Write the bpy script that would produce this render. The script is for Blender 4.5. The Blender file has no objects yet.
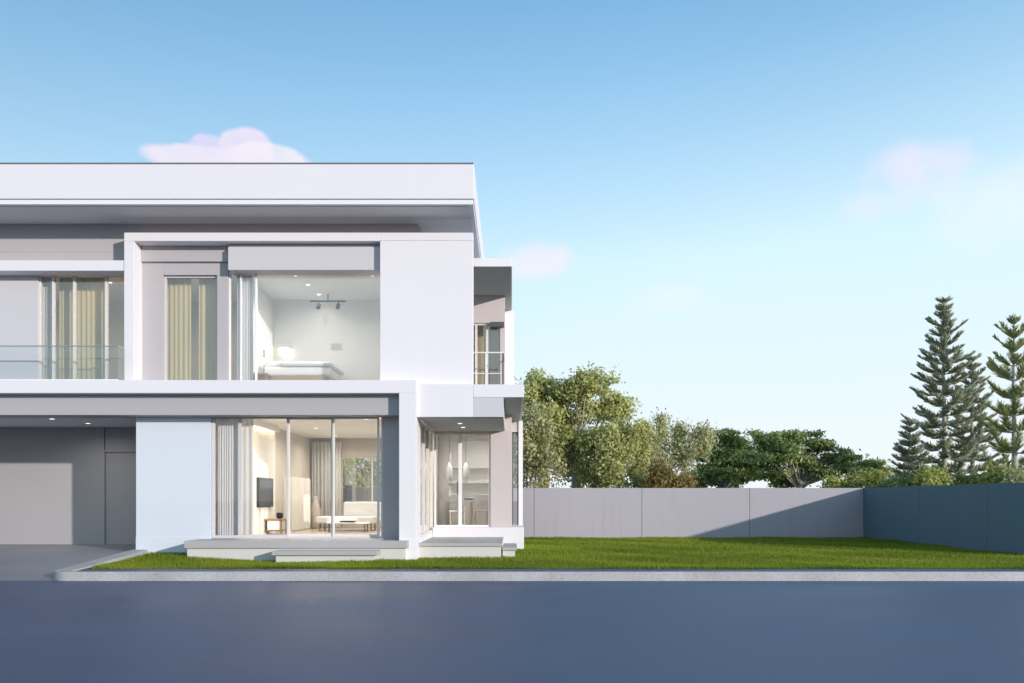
import bpy, bmesh, math, random
import numpy as np
from mathutils import Vector, Matrix

random.seed(11)
RNG = np.random.default_rng(11)
scene = bpy.context.scene
COL = scene.collection
PI = math.pi

# ------------------------------------------------------------------ measuring
F_PX, CX, HORIZON, EYE = 800.0, 512.0, 500.0, 1.45      # focal length, principal point, eye height
def X(px, d): return (px - CX) * d / F_PX
def Z(py, d): return EYE + (HORIZON - py) * d / F_PX

# ------------------------------------------------------------------ materials
MATS = {}
def new_mat(name):
    m = bpy.data.materials.new(name); m.use_nodes = True
    nt = m.node_tree; nt.nodes.clear()
    out = nt.nodes.new('ShaderNodeOutputMaterial')
    MATS[name] = m
    return m, nt, out
def N(nt, kind, **kw):
    n = nt.nodes.new(kind)
    for k, v in kw.items():
        if k in n.inputs.keys(): n.inputs[k].default_value = v
        else: setattr(n, k, v)
    return n
def L(nt, a, b): nt.links.new(a, b)

def plaster(name, col, rough=0.6, var=0.04, bump=0.03, scale=6.0, spec=0.35, grime=0.0):
    m, nt, out = new_mat(name)
    bs = N(nt, 'ShaderNodeBsdfPrincipled', Roughness=rough)
    bs.inputs['Specular IOR Level'].default_value = spec
    tc = N(nt, 'ShaderNodeTexCoord')
    n1 = N(nt, 'ShaderNodeTexNoise', Scale=scale * 0.12, Detail=5.0, Roughness=0.6)
    n2 = N(nt, 'ShaderNodeTexNoise', Scale=scale * 22, Detail=3.0)
    L(nt, tc.outputs['Object'], n1.inputs['Vector']); L(nt, tc.outputs['Object'], n2.inputs['Vector'])
    mx = N(nt, 'ShaderNodeMix', data_type='RGBA')
    c = np.array(col)
    mx.inputs['A'].default_value = (*(c * (1 - var)), 1); mx.inputs['B'].default_value = (*np.minimum(c * (1 + var), 0.92), 1)
    L(nt, n1.outputs['Fac'], mx.inputs['Factor'])
    last = mx.outputs['Result']
    if grime:
        mp = N(nt, 'ShaderNodeMapping'); mp.inputs['Scale'].default_value = (5, 5, .35)
        n3 = N(nt, 'ShaderNodeTexNoise', Scale=1.0, Detail=6.0, Roughness=0.65)
        L(nt, tc.outputs['Object'], mp.inputs['Vector']); L(nt, mp.outputs['Vector'], n3.inputs['Vector'])
        rp = N(nt, 'ShaderNodeValToRGB'); rp.color_ramp.elements[0].position = .52; rp.color_ramp.elements[1].position = .8
        L(nt, n3.outputs['Fac'], rp.inputs['Fac'])
        mu = N(nt, 'ShaderNodeMath', operation='MULTIPLY'); mu.inputs[1].default_value = grime
        L(nt, rp.outputs['Color'], mu.inputs[0])
        m2 = N(nt, 'ShaderNodeMix', data_type='RGBA'); m2.inputs['B'].default_value = (*(c * .72), 1)
        L(nt, mu.outputs[0], m2.inputs['Factor']); L(nt, last, m2.inputs['A']); last = m2.outputs['Result']
    L(nt, last, bs.inputs['Base Color'])
    bp = N(nt, 'ShaderNodeBump', Strength=bump, Distance=0.02)
    L(nt, n2.outputs['Fac'], bp.inputs['Height']); L(nt, bp.outputs['Normal'], bs.inputs['Normal'])
    L(nt, bs.outputs['BSDF'], out.inputs['Surface'])
    return m
def simple(name, col, rough=0.5, metal=0.0, spec=0.4):
    m, nt, out = new_mat(name)
    bs = N(nt, 'ShaderNodeBsdfPrincipled', Roughness=rough, Metallic=metal)
    bs.inputs['Specular IOR Level'].default_value = spec
    tc = N(nt, 'ShaderNodeTexCoord'); n1 = N(nt, 'ShaderNodeTexNoise', Scale=9.0, Detail=3.0)
    L(nt, tc.outputs['Object'], n1.inputs['Vector'])
    mx = N(nt, 'ShaderNodeMix', data_type='RGBA'); c = np.array(col)
    mx.inputs['A'].default_value = (*(c * .95), 1); mx.inputs['B'].default_value = (*np.minimum(c * 1.05, .95), 1)
    L(nt, n1.outputs['Fac'], mx.inputs['Factor']); L(nt, mx.outputs['Result'], bs.inputs['Base Color'])
    L(nt, bs.outputs['BSDF'], out.inputs['Surface'])
    return m
def emissive(name, col, strength):
    m, nt, out = new_mat(name)
    e = N(nt, 'ShaderNodeEmission', Strength=strength); e.inputs['Color'].default_value = (*col, 1)
    L(nt, e.outputs['Emission'], out.inputs['Surface'])
    return m
def glass(name, tint=(.965, .97, .97), f0=0.11, gain=.95):
    m, nt, out = new_mat(name)
    tr = N(nt, 'ShaderNodeBsdfTransparent'); tr.inputs['Color'].default_value = (*tint, 1)
    gl = N(nt, 'ShaderNodeBsdfGlossy', Roughness=0.0); gl.inputs['Color'].default_value = (1, 1, 1, 1)
    lw = N(nt, 'ShaderNodeLayerWeight', Blend=0.5)                 # Facing = 1 - |cos|: same from both sides
    pw = N(nt, 'ShaderNodeMath', operation='POWER'); pw.inputs[1].default_value = 5.0
    L(nt, lw.outputs['Facing'], pw.inputs[0])
    ma = N(nt, 'ShaderNodeMath', operation='MULTIPLY_ADD'); ma.inputs[1].default_value = gain - f0; ma.inputs[2].default_value = f0
    L(nt, pw.outputs[0], ma.inputs[0])
    tc = N(nt, 'ShaderNodeTexCoord'); n1 = N(nt, 'ShaderNodeTexNoise', Scale=.7, Detail=1.0)
    bp = N(nt, 'ShaderNodeBump', Strength=.02, Distance=.02)
    L(nt, tc.outputs['Object'], n1.inputs['Vector']); L(nt, n1.outputs['Fac'], bp.inputs['Height'])
    L(nt, bp.outputs['Normal'], gl.inputs['Normal'])
    mx = N(nt, 'ShaderNodeMixShader')
    L(nt, ma.outputs[0], mx.inputs['Fac']); L(nt, tr.outputs[0], mx.inputs[1]); L(nt, gl.outputs[0], mx.inputs[2])
    L(nt, mx.outputs[0], out.inputs['Surface'])
    return m
def cloth(name, col, transl=.35):
    m, nt, out = new_mat(name)
    d = N(nt, 'ShaderNodeBsdfDiffuse'); t = N(nt, 'ShaderNodeBsdfTranslucent')
    tc = N(nt, 'ShaderNodeTexCoord'); n1 = N(nt, 'ShaderNodeTexNoise', Scale=30.0, Detail=3.0)
    L(nt, tc.outputs['Object'], n1.inputs['Vector'])
    mx = N(nt, 'ShaderNodeMix', data_type='RGBA'); c = np.array(col)
    mx.inputs['A'].default_value = (*(c * .93), 1); mx.inputs['B'].default_value = (*np.minimum(c * 1.05, .92), 1)
    L(nt, n1.outputs['Fac'], mx.inputs['Factor'])
    L(nt, mx.outputs['Result'], d.inputs['Color']); L(nt, mx.outputs['Result'], t.inputs['Color'])
    ms = N(nt, 'ShaderNodeMixShader', Fac=transl)
    L(nt, d.outputs[0], ms.inputs[1]); L(nt, t.outputs[0], ms.inputs[2]); L(nt, ms.outputs[0], out.inputs['Surface'])
    return m
def leafmat(name, dark, light, transl=.3, third=None, rough=.5):
    m, nt, out = new_mat(name)
    at = N(nt, 'ShaderNodeAttribute', attribute_name='tint')
    rp = N(nt, 'ShaderNodeValToRGB')
    e = rp.color_ramp.elements
    e[0].color = (*dark, 1); e[1].color = (*light, 1)
    if third:
        k = e.new(.93); k.color = (*light, 1); e[-1].color = (*third, 1)
    L(nt, at.outputs['Fac'], rp.inputs['Fac'])
    bs = N(nt, 'ShaderNodeBsdfPrincipled', Roughness=rough); bs.inputs['Specular IOR Level'].default_value = .4
    t = N(nt, 'ShaderNodeBsdfTranslucent')
    L(nt, rp.outputs['Color'], bs.inputs['Base Color']); L(nt, rp.outputs['Color'], t.inputs['Color'])
    ms = N(nt, 'ShaderNodeMixShader', Fac=transl)
    L(nt, bs.outputs[0], ms.inputs[1]); L(nt, t.outputs[0], ms.inputs[2]); L(nt, ms.outputs[0], out.inputs['Surface'])
    return m
def ground_mat(name, c1, c2, scale, rough=.8, bump=.3, fine=60, spec=.4, dist=.01, rough2=None, stain=None, streak=None):
    m, nt, out = new_mat(name)
    bs = N(nt, 'ShaderNodeBsdfPrincipled', Roughness=rough); bs.inputs['Specular IOR Level'].default_value = spec
    tc = N(nt, 'ShaderNodeTexCoord')
    vec = tc.outputs['Object']
    if streak:
        mp = N(nt, 'ShaderNodeMapping'); mp.inputs['Scale'].default_value = streak
        L(nt, vec, mp.inputs['Vector']); big_vec = mp.outputs['Vector']
    else: big_vec = vec
    n1 = N(nt, 'ShaderNodeTexNoise', Scale=scale, Detail=6.0, Roughness=.6); L(nt, big_vec, n1.inputs['Vector'])
    n2 = N(nt, 'ShaderNodeTexNoise', Scale=fine, Detail=4.0, Roughness=.7); L(nt, vec, n2.inputs['Vector'])
    rp = N(nt, 'ShaderNodeValToRGB'); rp.color_ramp.elements[0].position = .3; rp.color_ramp.elements[1].position = .72
    rp.color_ramp.elements[0].color = (*c1, 1); rp.color_ramp.elements[1].color = (*c2, 1)
    L(nt, n1.outputs['Fac'], rp.inputs['Fac'])
    mx = N(nt, 'ShaderNodeMix', data_type='RGBA', blend_type='MULTIPLY', Factor=.6)
    r2 = N(nt, 'ShaderNodeValToRGB'); r2.color_ramp.elements[0].position = .25; r2.color_ramp.elements[1].position = .6
    r2.color_ramp.elements[0].color = (.35, .35, .35, 1)
    L(nt, n2.outputs['Fac'], r2.inputs['Fac'])
    L(nt, rp.outputs['Color'], mx.inputs['A']); L(nt, r2.outputs['Color'], mx.inputs['B'])
    L(nt, mx.outputs['Result'], bs.inputs['Base Color'])
    if rough2 is not None:
        mr = N(nt, 'ShaderNodeMapRange'); mr.inputs['To Min'].default_value = rough; mr.inputs['To Max'].default_value = rough2
        mr.inputs['From Min'].default_value = .35; mr.inputs['From Max'].default_value = .65
        L(nt, n1.outputs['Fac'], mr.inputs['Value']); L(nt, mr.outputs['Result'], bs.inputs['Roughness'])
    bp = N(nt, 'ShaderNodeBump', Strength=bump, Distance=dist)
    L(nt, n2.outputs['Fac'], bp.inputs['Height']); L(nt, bp.outputs['Normal'], bs.inputs['Normal'])
    L(nt, bs.outputs['BSDF'], out.inputs['Surface'])
    return m

WHITE = plaster('white_plaster', (.80, .775, .79), rough=.55, var=.02, grime=.05)
TRIMW = plaster('white_trim', (.84, .82, .835), rough=.4, var=.01, bump=.01)
SOFFIT = plaster('soffit_paint', (.76, .75, .76), rough=.7, var=.02)
GREYW = plaster('grey_plaster', (.47, .445, .45), rough=.65, var=.03, grime=.06)
BEAM = plaster('grey_beam', (.44, .43, .44), rough=.6, var=.02, grime=.08)
PINKW = plaster('warm_grey_plaster', (.60, .545, .535), rough=.65, var=.03)
BOXG = plaster('light_grey_plaster', (.60, .585, .60), rough=.6, var=.02)
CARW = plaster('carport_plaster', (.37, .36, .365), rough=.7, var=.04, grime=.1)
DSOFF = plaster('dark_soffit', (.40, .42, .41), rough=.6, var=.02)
COPING = simple('coping_metal', (.20, .19, .20), rough=.5)
FRAMEM = simple('pale_aluminium', (.62, .60, .60), rough=.4)
CREAMF = simple('cream_frame', (.74, .71, .66), rough=.45)
DARKF = simple('dark_frame', (.10, .095, .10), rough=.45)
STEEL = simple('brushed_steel', (.6, .6, .62), rough=.3, metal=1)
STONE = plaster('terrace_stone', (.42, .41, .41), rough=.5, var=.05, scale=12)
PLINTH = plaster('plinth_plaster', (.62, .61, .58), rough=.7, var=.04, grime=.25)
GLASS = glass('clear_glass')
GLASSD = glass('door_glass', f0=.04)
GLASSR = glass('railing_glass', tint=(.93, .95, .95), f0=.05)
BLUEP = None
def coated(name, col):
    m = plaster(name, col, rough=.25, var=.015, bump=.0)
    b = [n for n in m.node_tree.nodes if n.type == 'BSDF_PRINCIPLED'][0]
    b.inputs['Coat Weight'].default_value = .6; b.inputs['Coat Roughness'].default_value = .03
    return m
BLUEP = coated('pale_blue_back_painted_glass', (.66, .71, .765))
INWALL = plaster('interior_cream', (.78, .75, .69), rough=.7, var=.02)
INWHITE = plaster('interior_white', (.80, .79, .77), rough=.7, var=.02)
INFLOOR = plaster('interior_floor', (.52, .44, .35), rough=.35, var=.08, scale=14)
INBEIGE = plaster('interior_beige', (.56, .51, .45), rough=.7, var=.03)
SHEER = cloth('sheer_curtain', (.86, .845, .82), .4)
BEIGEC = cloth('beige_curtain', (.74, .64, .37), .35)
GREYC = cloth('grey_curtain', (.80, .77, .76), .3)
FABRIC = cloth('white_fabric', (.80, .80, .80), .05)
WOOD = simple('oak_wood', (.34, .22, .12), rough=.45)
BLACK = simple('black_plastic', (.025, .025, .028), rough=.3)
SCREEN = simple('tv_screen', (.07, .075, .085), rough=.12)
LAMPON = emissive('lit_lamp', (1, .88, .7), 5)
COVE = emissive('cove_strip', (1, .84, .6), 10)
DOWNL = emissive('lit_downlight', (1, .95, .88), 1.6)
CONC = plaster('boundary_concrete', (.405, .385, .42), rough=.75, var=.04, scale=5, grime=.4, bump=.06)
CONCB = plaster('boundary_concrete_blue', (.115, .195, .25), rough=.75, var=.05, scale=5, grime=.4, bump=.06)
KERB = ground_mat('kerb_concrete', (.42, .41, .41), (.56, .55, .55), 1.2, rough=.6, bump=.25, fine=45)
ASPH = ground_mat('asphalt', (.050, .082, .158), (.112, .152, .238), .7, rough=.46, bump=.35, fine=70, rough2=.58, spec=.4, dist=.006, streak=(.35, .9, 1))
DRIVE = ground_mat('driveway_concrete', (.25, .255, .275), (.32, .325, .345), .5, rough=.55, bump=.25, fine=60)
SOIL = ground_mat('soil_grass', (.085, .115, .012), (.13, .165, .018), 1.1, rough=.9, bump=.5, fine=35, spec=.1)
FIELD = ground_mat('field', (.20, .20, .15), (.29, .28, .22), .15, rough=.9, bump=.4, fine=3, spec=.1)
GRASS = leafmat('grass_blade', (.155, .215, .016), (.345, .41, .035), .5)
BARK = plaster('bark_grey', (.27, .245, .20), rough=.85, var=.25, scale=20, bump=.4)
BARKP = plaster('bark_pale', (.42, .39, .33), rough=.85, var=.2, scale=20, bump=.3)
LEAF1 = leafmat('leaf_olive', (0.34, 0.36, 0.11), (0.76, 0.76, 0.34), 0.46, rough=.42)
LEAF2 = leafmat('leaf_pale', (0.38, 0.39, 0.17), (0.76, 0.74, 0.42), 0.46, rough=.42)
LEAF3 = leafmat('leaf_dark', (0.17, 0.235, 0.07), (0.52, 0.6, 0.23), 0.44, rough=.42)
LEAF4 = leafmat('leaf_rust', (.20, .21, .06), (.44, .27, .09), .45)
LEAF5 = leafmat('leaf_yellowgreen', (0.26, 0.3, 0.07), (0.64, 0.64, 0.2), 0.42, rough=.42)
NEEDLE = leafmat('pine_needle', (.37, .40, .28), (.76, .78, .58), .48, rough=.6)
NEEDLEY = leafmat('pine_needle_light', (.36, .41, .16), (.74, .76, .38), .45, rough=.6)

# ------------------------------------------------------------------ object helpers
def tag(o, label=None, cat=None, group=None, kind=None):
    if label: o['label'] = label
    if cat: o['category'] = cat
    if group: o['group'] = group
    if kind: o['kind'] = kind
    return o
def empty(name, loc=(0, 0, 0), rz=0, **kw):
    o = bpy.data.objects.new(name, None); COL.objects.link(o)
    o.location = loc; o.rotation_euler = (0, 0, rz); o.empty_display_size = .2
    return tag(o, **kw)
class MB:
    """collects shapes given in world metres; build() links them as one mesh, relative to its parent's origin"""
    def __init__(s): s.bm = bmesh.new()
    def box(s, x0, x1, y0, y1, z0, z1):
        v = [s.bm.verts.new(p) for p in ((x0,y0,z0),(x1,y0,z0),(x1,y1,z0),(x0,y1,z0),(x0,y0,z1),(x1,y0,z1),(x1,y1,z1),(x0,y1,z1))]
        for f in ((3,2,1,0),(4,5,6,7),(0,1,5,4),(1,2,6,5),(2,3,7,6),(3,0,4,7)): s.bm.faces.new([v[i] for i in f])
        return s
    def prism(s, pts, axis, a0, a1):
        """polygon pts (2D) extruded along axis ('x','y','z')"""
        def mk(p, a): return {'x': (a, p[0], p[1]), 'y': (p[0], a, p[1]), 'z': (p[0], p[1], a)}[axis]
        A = [s.bm.verts.new(mk(p, a0)) for p in pts]; B = [s.bm.verts.new(mk(p, a1)) for p in pts]
        s.bm.faces.new(A[::-1]); s.bm.faces.new(B); n = len(pts)
        for i in range(n): s.bm.faces.new((A[i], A[(i+1) % n], B[(i+1) % n], B[i]))
        return s
    def tube(s, pts, radii, seg=8, cap=True):
        pts = [Vector(p) for p in pts]; rings = []
        for i, p in enumerate(pts):
            t = (pts[min(i+1, len(pts)-1)] - pts[max(i-1, 0)]).normalized()
            u = t.orthogonal().normalized() if i == 0 else (u - t * u.dot(t)).normalized()
            w = t.cross(u)
            r = radii[i] if hasattr(radii, '__len__') else radii
            rings.append([s.bm.verts.new(p + (u*math.cos(2*PI*k/seg) + w*math.sin(2*PI*k/seg))*r) for k in range(seg)])
        for a, b in zip(rings, rings[1:]):
            for k in range(seg): s.bm.faces.new((a[k], a[(k+1) % seg], b[(k+1) % seg], b[k]))
        if cap: s.bm.faces.new(rings[0][::-1]); s.bm.faces.new(rings[-1])
        return s
    def lathe(s, cx, cy, prof, seg=20):
        rings = [[s.bm.verts.new((cx + r*math.cos(2*PI*k/seg), cy + r*math.sin(2*PI*k/seg), z)) for k in range(seg)] for r, z in prof]
        for a, b in zip(rings, rings[1:]):
            for k in range(seg): s.bm.faces.new((a[k], a[(k+1) % seg], b[(k+1) % seg], b[k]))
        s.bm.faces.new(rings[0][::-1]); s.bm.faces.new(rings[-1])
        return s
    def wavy(s, x0, x1, y, z0, z1, folds, amp, axis='x', thick=.012, seed=0):
        """a curtain: folded sheet with a little thickness, hanging from z1 to z0"""
        rnd = random.Random(seed); n = folds * 8; ph = [rnd.uniform(.75, 1.25) for _ in range(folds + 2)]
        acc = 0; P = []
        for i in range(n + 1):
            t = i / n; k = int(t * folds)
            P.append((x0 + (x1 - x0)*t, y + amp*ph[k]*math.sin(t*folds*2*PI) + .3*amp*math.sin(t*folds*PI*1.37 + seed)))
        def mk(p, z, o): return (p[0], p[1] + o, z) if axis == 'x' else (p[1] + o, p[0], z)
        cols = [[s.bm.verts.new(mk(p, z, o)) for z in (z0, (z0+z1)/2, z1) for o in (0, thick)] for p in P]
        for a, b in zip(cols, cols[1:]):
            for j in (0, 1):
                s.bm.faces.new((a[2*j], b[2*j], b[2*j+2], a[2*j+2])); s.bm.faces.new((a[2*j+1], a[2*j+3], b[2*j+3], b[2*j+1]))
        return s
    def build(s, name, mat, parent=None, bevel=0, smooth=False, **kw):
        base = Vector((0, 0, 0)); p = parent
        while p is not None: base += p.location; p = p.parent
        bmesh.ops.recalc_face_normals(s.bm, faces=s.bm.faces)
        bmesh.ops.translate(s.bm, verts=s.bm.verts, vec=-base)
        me = bpy.data.meshes.new(name); s.bm.to_mesh(me); s.bm.free()
        if mat: me.materials.append(mat)
        if smooth:
            for f in me.polygons: f.use_smooth = True
        o = bpy.data.objects.new(name, me); COL.objects.link(o); o.parent = parent
        if bevel:
            b = o.modifiers.new('bevel', 'BEVEL'); b.width = bevel; b.segments = 2; b.limit_method = 'ANGLE'; b.harden_normals = False
        return tag(o, **kw)
def box(name, mat, parent, x0, x1, y0, y1, z0, z1, bevel=.008, **kw):
    return MB().box(x0, x1, y0, y1, z0, z1).build(name, mat, parent, bevel, **kw)

# ------------------------------------------------------------------ camera
cam = bpy.data.cameras.new('camera'); camo = bpy.data.objects.new('camera', cam); COL.objects.link(camo)
camo.location = (0, 0, EYE); camo.rotation_euler = (PI/2, 0, 0)
cam.sensor_width = 36; cam.lens = F_PX / 1024 * 36
cam.shift_y = (HORIZON - 341.5) / 1024
cam.clip_start = .1; cam.clip_end = 5000
scene.camera = camo

# ------------------------------------------------------------------ sun and sky
SUN = Vector((1.1, -1.0, .305)).normalized()            # from the scene towards the sun
el = math.asin(SUN.z); az = math.atan2(SUN.x, SUN.y)   # azimuth clockwise from +Y
sl = bpy.data.lights.new('sun', 'SUN'); sl.energy = 2.9; sl.angle = math.radians(.9); sl.color = (1, .91, .86)
so = bpy.data.objects.new('sun', sl); COL.objects.link(so); so.rotation_euler = (-SUN).to_track_quat('-Z', 'Y').to_euler()
so.location = (30, -30, 20)
world = bpy.data.worlds.new('World'); scene.world = world; world.use_nodes = True
def build_world():
    nt = world.node_tree; nt.nodes.clear()
    out = nt.nodes.new('ShaderNodeOutputWorld')
    sky = N(nt, 'ShaderNodeTexSky', sky_type='NISHITA', sun_disc=False, sun_elevation=el, sun_rotation=az,
            air_density=1.0, dust_density=.6, ozone_density=3.0, altitude=0)
    tc = N(nt, 'ShaderNodeTexCoord')
    sp = N(nt, 'ShaderNodeSeparateXYZ'); L(nt, tc.outputs['Generated'], sp.inputs[0])
    col = sky.outputs['Color']
    # high thin clouds: each a soft patch round a direction in the sky, broken up by noise
    nz = N(nt, 'ShaderNodeTexNoise', Scale=11.0, Detail=7.0, Roughness=.55); L(nt, tc.outputs['Generated'], nz.inputs['Vector'])
    nb = N(nt, 'ShaderNodeTexNoise', Scale=34.0, Detail=5.0, Roughness=.5); L(nt, tc.outputs['Generated'], nb.inputs['Vector'])
    def math_(op, a, b=None, c=None, clamp=False):
        n = N(nt, 'ShaderNodeMath', operation=op, use_clamp=clamp)
        for i, v in enumerate((a, b, c)):
            if v is None: continue
            if isinstance(v, (int, float)): n.inputs[i].default_value = v
            else: L(nt, v, n.inputs[i])
        return n.outputs[0]
    def cloud(px, py, w, h, soft, amount, colour, prev, rough=.5, flat=False):
        d = Vector(((px - CX)/F_PX, 1, (HORIZON - py)/F_PX)); ln = d.length; d.normalize()
        r = Vector((d.y, -d.x, 0)).normalized(); u = r.cross(d)
        def dot(v):
            n = N(nt, 'ShaderNodeVectorMath', operation='DOT_PRODUCT'); L(nt, tc.outputs['Generated'], n.inputs[0]); n.inputs[1].default_value = v
            return n.outputs['Value']
        a = math_('MULTIPLY', dot(r), F_PX/ln/w); b = math_('MULTIPLY', dot(u), F_PX/ln/h)
        rr = math_('SQRT', math_('ADD', math_('MULTIPLY', a, a), math_('MULTIPLY', b, b)))
        front = math_('GREATER_THAN', dot(d), .3)
        ns = math_('ADD', math_('MULTIPLY', math_('SUBTRACT', nz.outputs['Fac'], .5), rough*2.2), math_('MULTIPLY', math_('SUBTRACT', nb.outputs['Fac'], .5), rough*1.3))
        v = math_('ADD', math_('SUBTRACT', 1.0, rr), ns)
        mr = N(nt, 'ShaderNodeMapRange', interpolation_type='SMOOTHSTEP'); mr.inputs['From Min'].default_value = 0; mr.inputs['From Max'].default_value = soft
        L(nt, v, mr.inputs['Value'])
        f = math_('MULTIPLY', math_('MULTIPLY', mr.outputs['Result'], front), math_('MULTIPLY', math_('ADD', math_('MULTIPLY', nb.outputs['Fac'], 1.1), .45), amount), clamp=True)
        mx = N(nt, 'ShaderNodeMix', data_type='RGBA'); L(nt, f, mx.inputs['Factor']); L(nt, prev, mx.inputs['A']); mx.inputs['B'].default_value = (*colour, 1)
        return mx.outputs['Result']
    # milky air towards the horizon, thicker on the sun's side
    k = SKYK
    hc = N(nt, 'ShaderNodeValToRGB'); e = hc.color_ramp.elements
    e[0].position = 0; e[0].color = (*k['h0'], 1); e[1].position = .62; e[1].color = (*k['h2'], 1)
    q = e.new(.28); q.color = (*k['h1'], 1)
    L(nt, sp.outputs['Z'], hc.inputs['Fac'])
    hf = N(nt, 'ShaderNodeValToRGB'); e = hf.color_ramp.elements
    e[0].position = 0; e[0].color = (1, 1, 1, 1); e[1].position = .75; e[1].color = (0, 0, 0, 1)
    for p, v in ((.12, .97), (.28, .86), (.5, .42)): q = e.new(p); q.color = (v, v, v, 1)
    L(nt, sp.outputs['Z'], hf.inputs['Fac'])
    side = N(nt, 'ShaderNodeMapRange'); side.inputs['From Min'].default_value = -.6; side.inputs['From Max'].default_value = .6
    side.inputs['To Min'].default_value = k['hl']; side.inputs['To Max'].default_value = k['hr']
    L(nt, sp.outputs['X'], side.inputs['Value'])
    hs = N(nt, 'ShaderNodeHueSaturation', Saturation=k['sat'], Value=k['val'], Hue=k['hue'])
    L(nt, col, hs.inputs['Color'])
    sv = N(nt, 'ShaderNodeMapRange'); sv.inputs['From Min'].default_value = -.5; sv.inputs['From Max'].default_value = .15
    sv.inputs['To Min'].default_value = k['vl']; sv.inputs['To Max'].default_value = k['val']
    L(nt, sp.outputs['X'], sv.inputs['Value']); L(nt, sv.outputs['Result'], hs.inputs['Value'])
    sc5 = N(nt, 'ShaderNodeVectorMath', operation='SCALE'); L(nt, hc.outputs['Color'], sc5.inputs[0]); sc5.inputs['Scale'].default_value = k['hgain']
    mh = N(nt, 'ShaderNodeMix', data_type='RGBA'); L(nt, sc5.outputs['Vector'], mh.inputs['B'])
    L(nt, math_('MULTIPLY', hf.outputs['Color'], side.outputs['Result'], clamp=True), mh.inputs['Factor'])
    L(nt, hs.outputs['Color'], mh.inputs['A'])
    col = mh.outputs['Result']
    for c in k['clouds']: col = cloud(*c[:7], col, *c[7:])
    bg = N(nt, 'ShaderNodeBackground', Strength=k['strength']); L(nt, col, bg.inputs['Color']); L(nt, bg.outputs[0], out.inputs['Surface'])
SKYK = dict(strength=.15, sat=1.05, val=1.6, vl=.95, hue=.490, h0=(.80, .845, .875), h1=(.62, .82, .92), h2=(.15, .45, .77), hgain=6.0, hl=.72, hr=1.34, clouds=[
    (184, 160, 26, 13, .24, .8, (4.0, 3.85, 4.9), .34), (210, 155, 21, 16, .24, .8, (3.9, 3.75, 5.0), .34), (246, 150, 23, 18, .24, .85, (4.4, 4.1, 5.0), .36), (268, 158, 34, 13, .28, .85, (4.9, 4.6, 5.0), .3), (220, 162, 60, 12, .3, .8, (4.6, 4.4, 5.0), .3),
    (540, 262, 44, 21, .7, .62, (5.1, 4.6, 5.4), .4), (668, 300, 50, 16, 1.0, .25, (5.4, 5.0, 5.6), .45),
    (915, 165, 42, 22, .8, .5, (5.1, 4.5, 5.3), .42), (880, 204, 40, 16, .9, .28, (5.2, 4.7, 5.4), .45), (1010, 200, 60, 40, 1.1, .4, (5.3, 5.1, 5.5), .4)])
build_world()
vs = scene.view_settings
vs.view_transform = 'Standard'; vs.look = 'None'; vs.exposure = 0.36; vs.gamma = 1; vs.use_curve_mapping = False
scene.render.engine = 'CYCLES'
scene.cycles.use_denoising = True
try: scene.cycles.denoiser = 'OPENIMAGEDENOISE'
except Exception: pass
scene.cycles.max_bounces = 10; scene.cycles.diffuse_bounces = 4; scene.cycles.glossy_bounces = 5
scene.cycles.transparent_max_bounces = 24; scene.cycles.sample_clamp_indirect = 8
scene.cycles.caustics_reflective = False; scene.cycles.caustics_refractive = False

# ------------------------------------------------------------------ ground, road, kerb, driveway, lawn
FENCE_Y, WALL_X = 27.3, 12.0
MB().box(-900, 900, -900, 900, -.6, -.012).build('ground', FIELD, kind='structure')
def sheet(name, mat, pts, faces):
    me = bpy.data.meshes.new(name); me.from_pydata(pts, [], faces); me.materials.append(mat)
    o = bpy.data.objects.new(name, me); COL.objects.link(o); return tag(o, kind='structure')
KY = 14.32
sheet('road', ASPH, [(-150, -7, 0), (150, -7, 0), (150, KY + .02, 0), (-150, KY + .02, 0)], [(0, 1, 2, 3)])
# driveway: apron rising to the carport floor
dp = [(-30, KY + .02, 0.002), (-8.15, KY + .02, 0.002), (-30, 17.8, .28), (-8.15, 17.8, .28), (-30, 20.6, .325), (-8.15, 20.6, .325)]
sheet('driveway', DRIVE, dp, [(0, 1, 3, 2), (2, 3, 5, 4)])
# kerb along the road with a rounded corner turning up the driveway
def kerb_profile():
    m = MB(); bm = m.bm
    R_ = .45; cx_, cy_ = -7.95 , KY + R_
    outer = []; inner = []
    outer.append((150, KY, .16)); inner.append((150, KY + .13, .16))
    outer.append((cx_, KY, .16)); inner.append((cx_ + .1, KY + .13, .16))
    for i in range(1, 9):
        t = PI/2 * i/8
        outer.append((cx_ - R_*math.sin(t), cy_ - R_*math.cos(t), .16)); inner.append((cx_ + .1 - .22*math.sin(t), KY + .13 + .32*(1-math.cos(t)), .16))
    outer.append((-8.45, 17.82, .35)); inner.append((-8.09, 17.82, .35))
    V = []
    for o, i in zip(outer, inner):
        V.append((bm.verts.new((o[0], o[1], -.1)), bm.verts.new((o[0], o[1], o[2]-.012)), bm.verts.new((o[0] + (i[0]-o[0])*.03, o[1] + (i[1]-o[1])*.03, o[2])), bm.verts.new(i), bm.verts.new((i[0], i[1], -.1))))
    for a, b in zip(V, V[1:]):
        for k in range(4): bm.faces.new((a[k], a[k+1], b[k+1], b[k]))
    bm.faces.new(V[-1]); bm.faces.new(V[0][::-1])
    return m
kerb_profile().build('kerb', KERB, kind='structure')
sheet('path', ASPH, [(-7.95, KY + .12, .154), (150, KY + .12, .154), (150, KY + .8, .154), (-7.95, KY + .8, .154)], [(0, 1, 2, 3)])
def lawn_z(x, y):
    sl_ = np.clip((-5.2 - np.asarray(x, float))/1.5, 0, 1) * np.clip((np.asarray(y, float) - 15.0)/2.8, 0, 1) * .10
    return .145 + sl_ + .012*np.sin(np.asarray(x)*.9 + 1)*np.sin(np.asarray(y)*.7)
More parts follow.
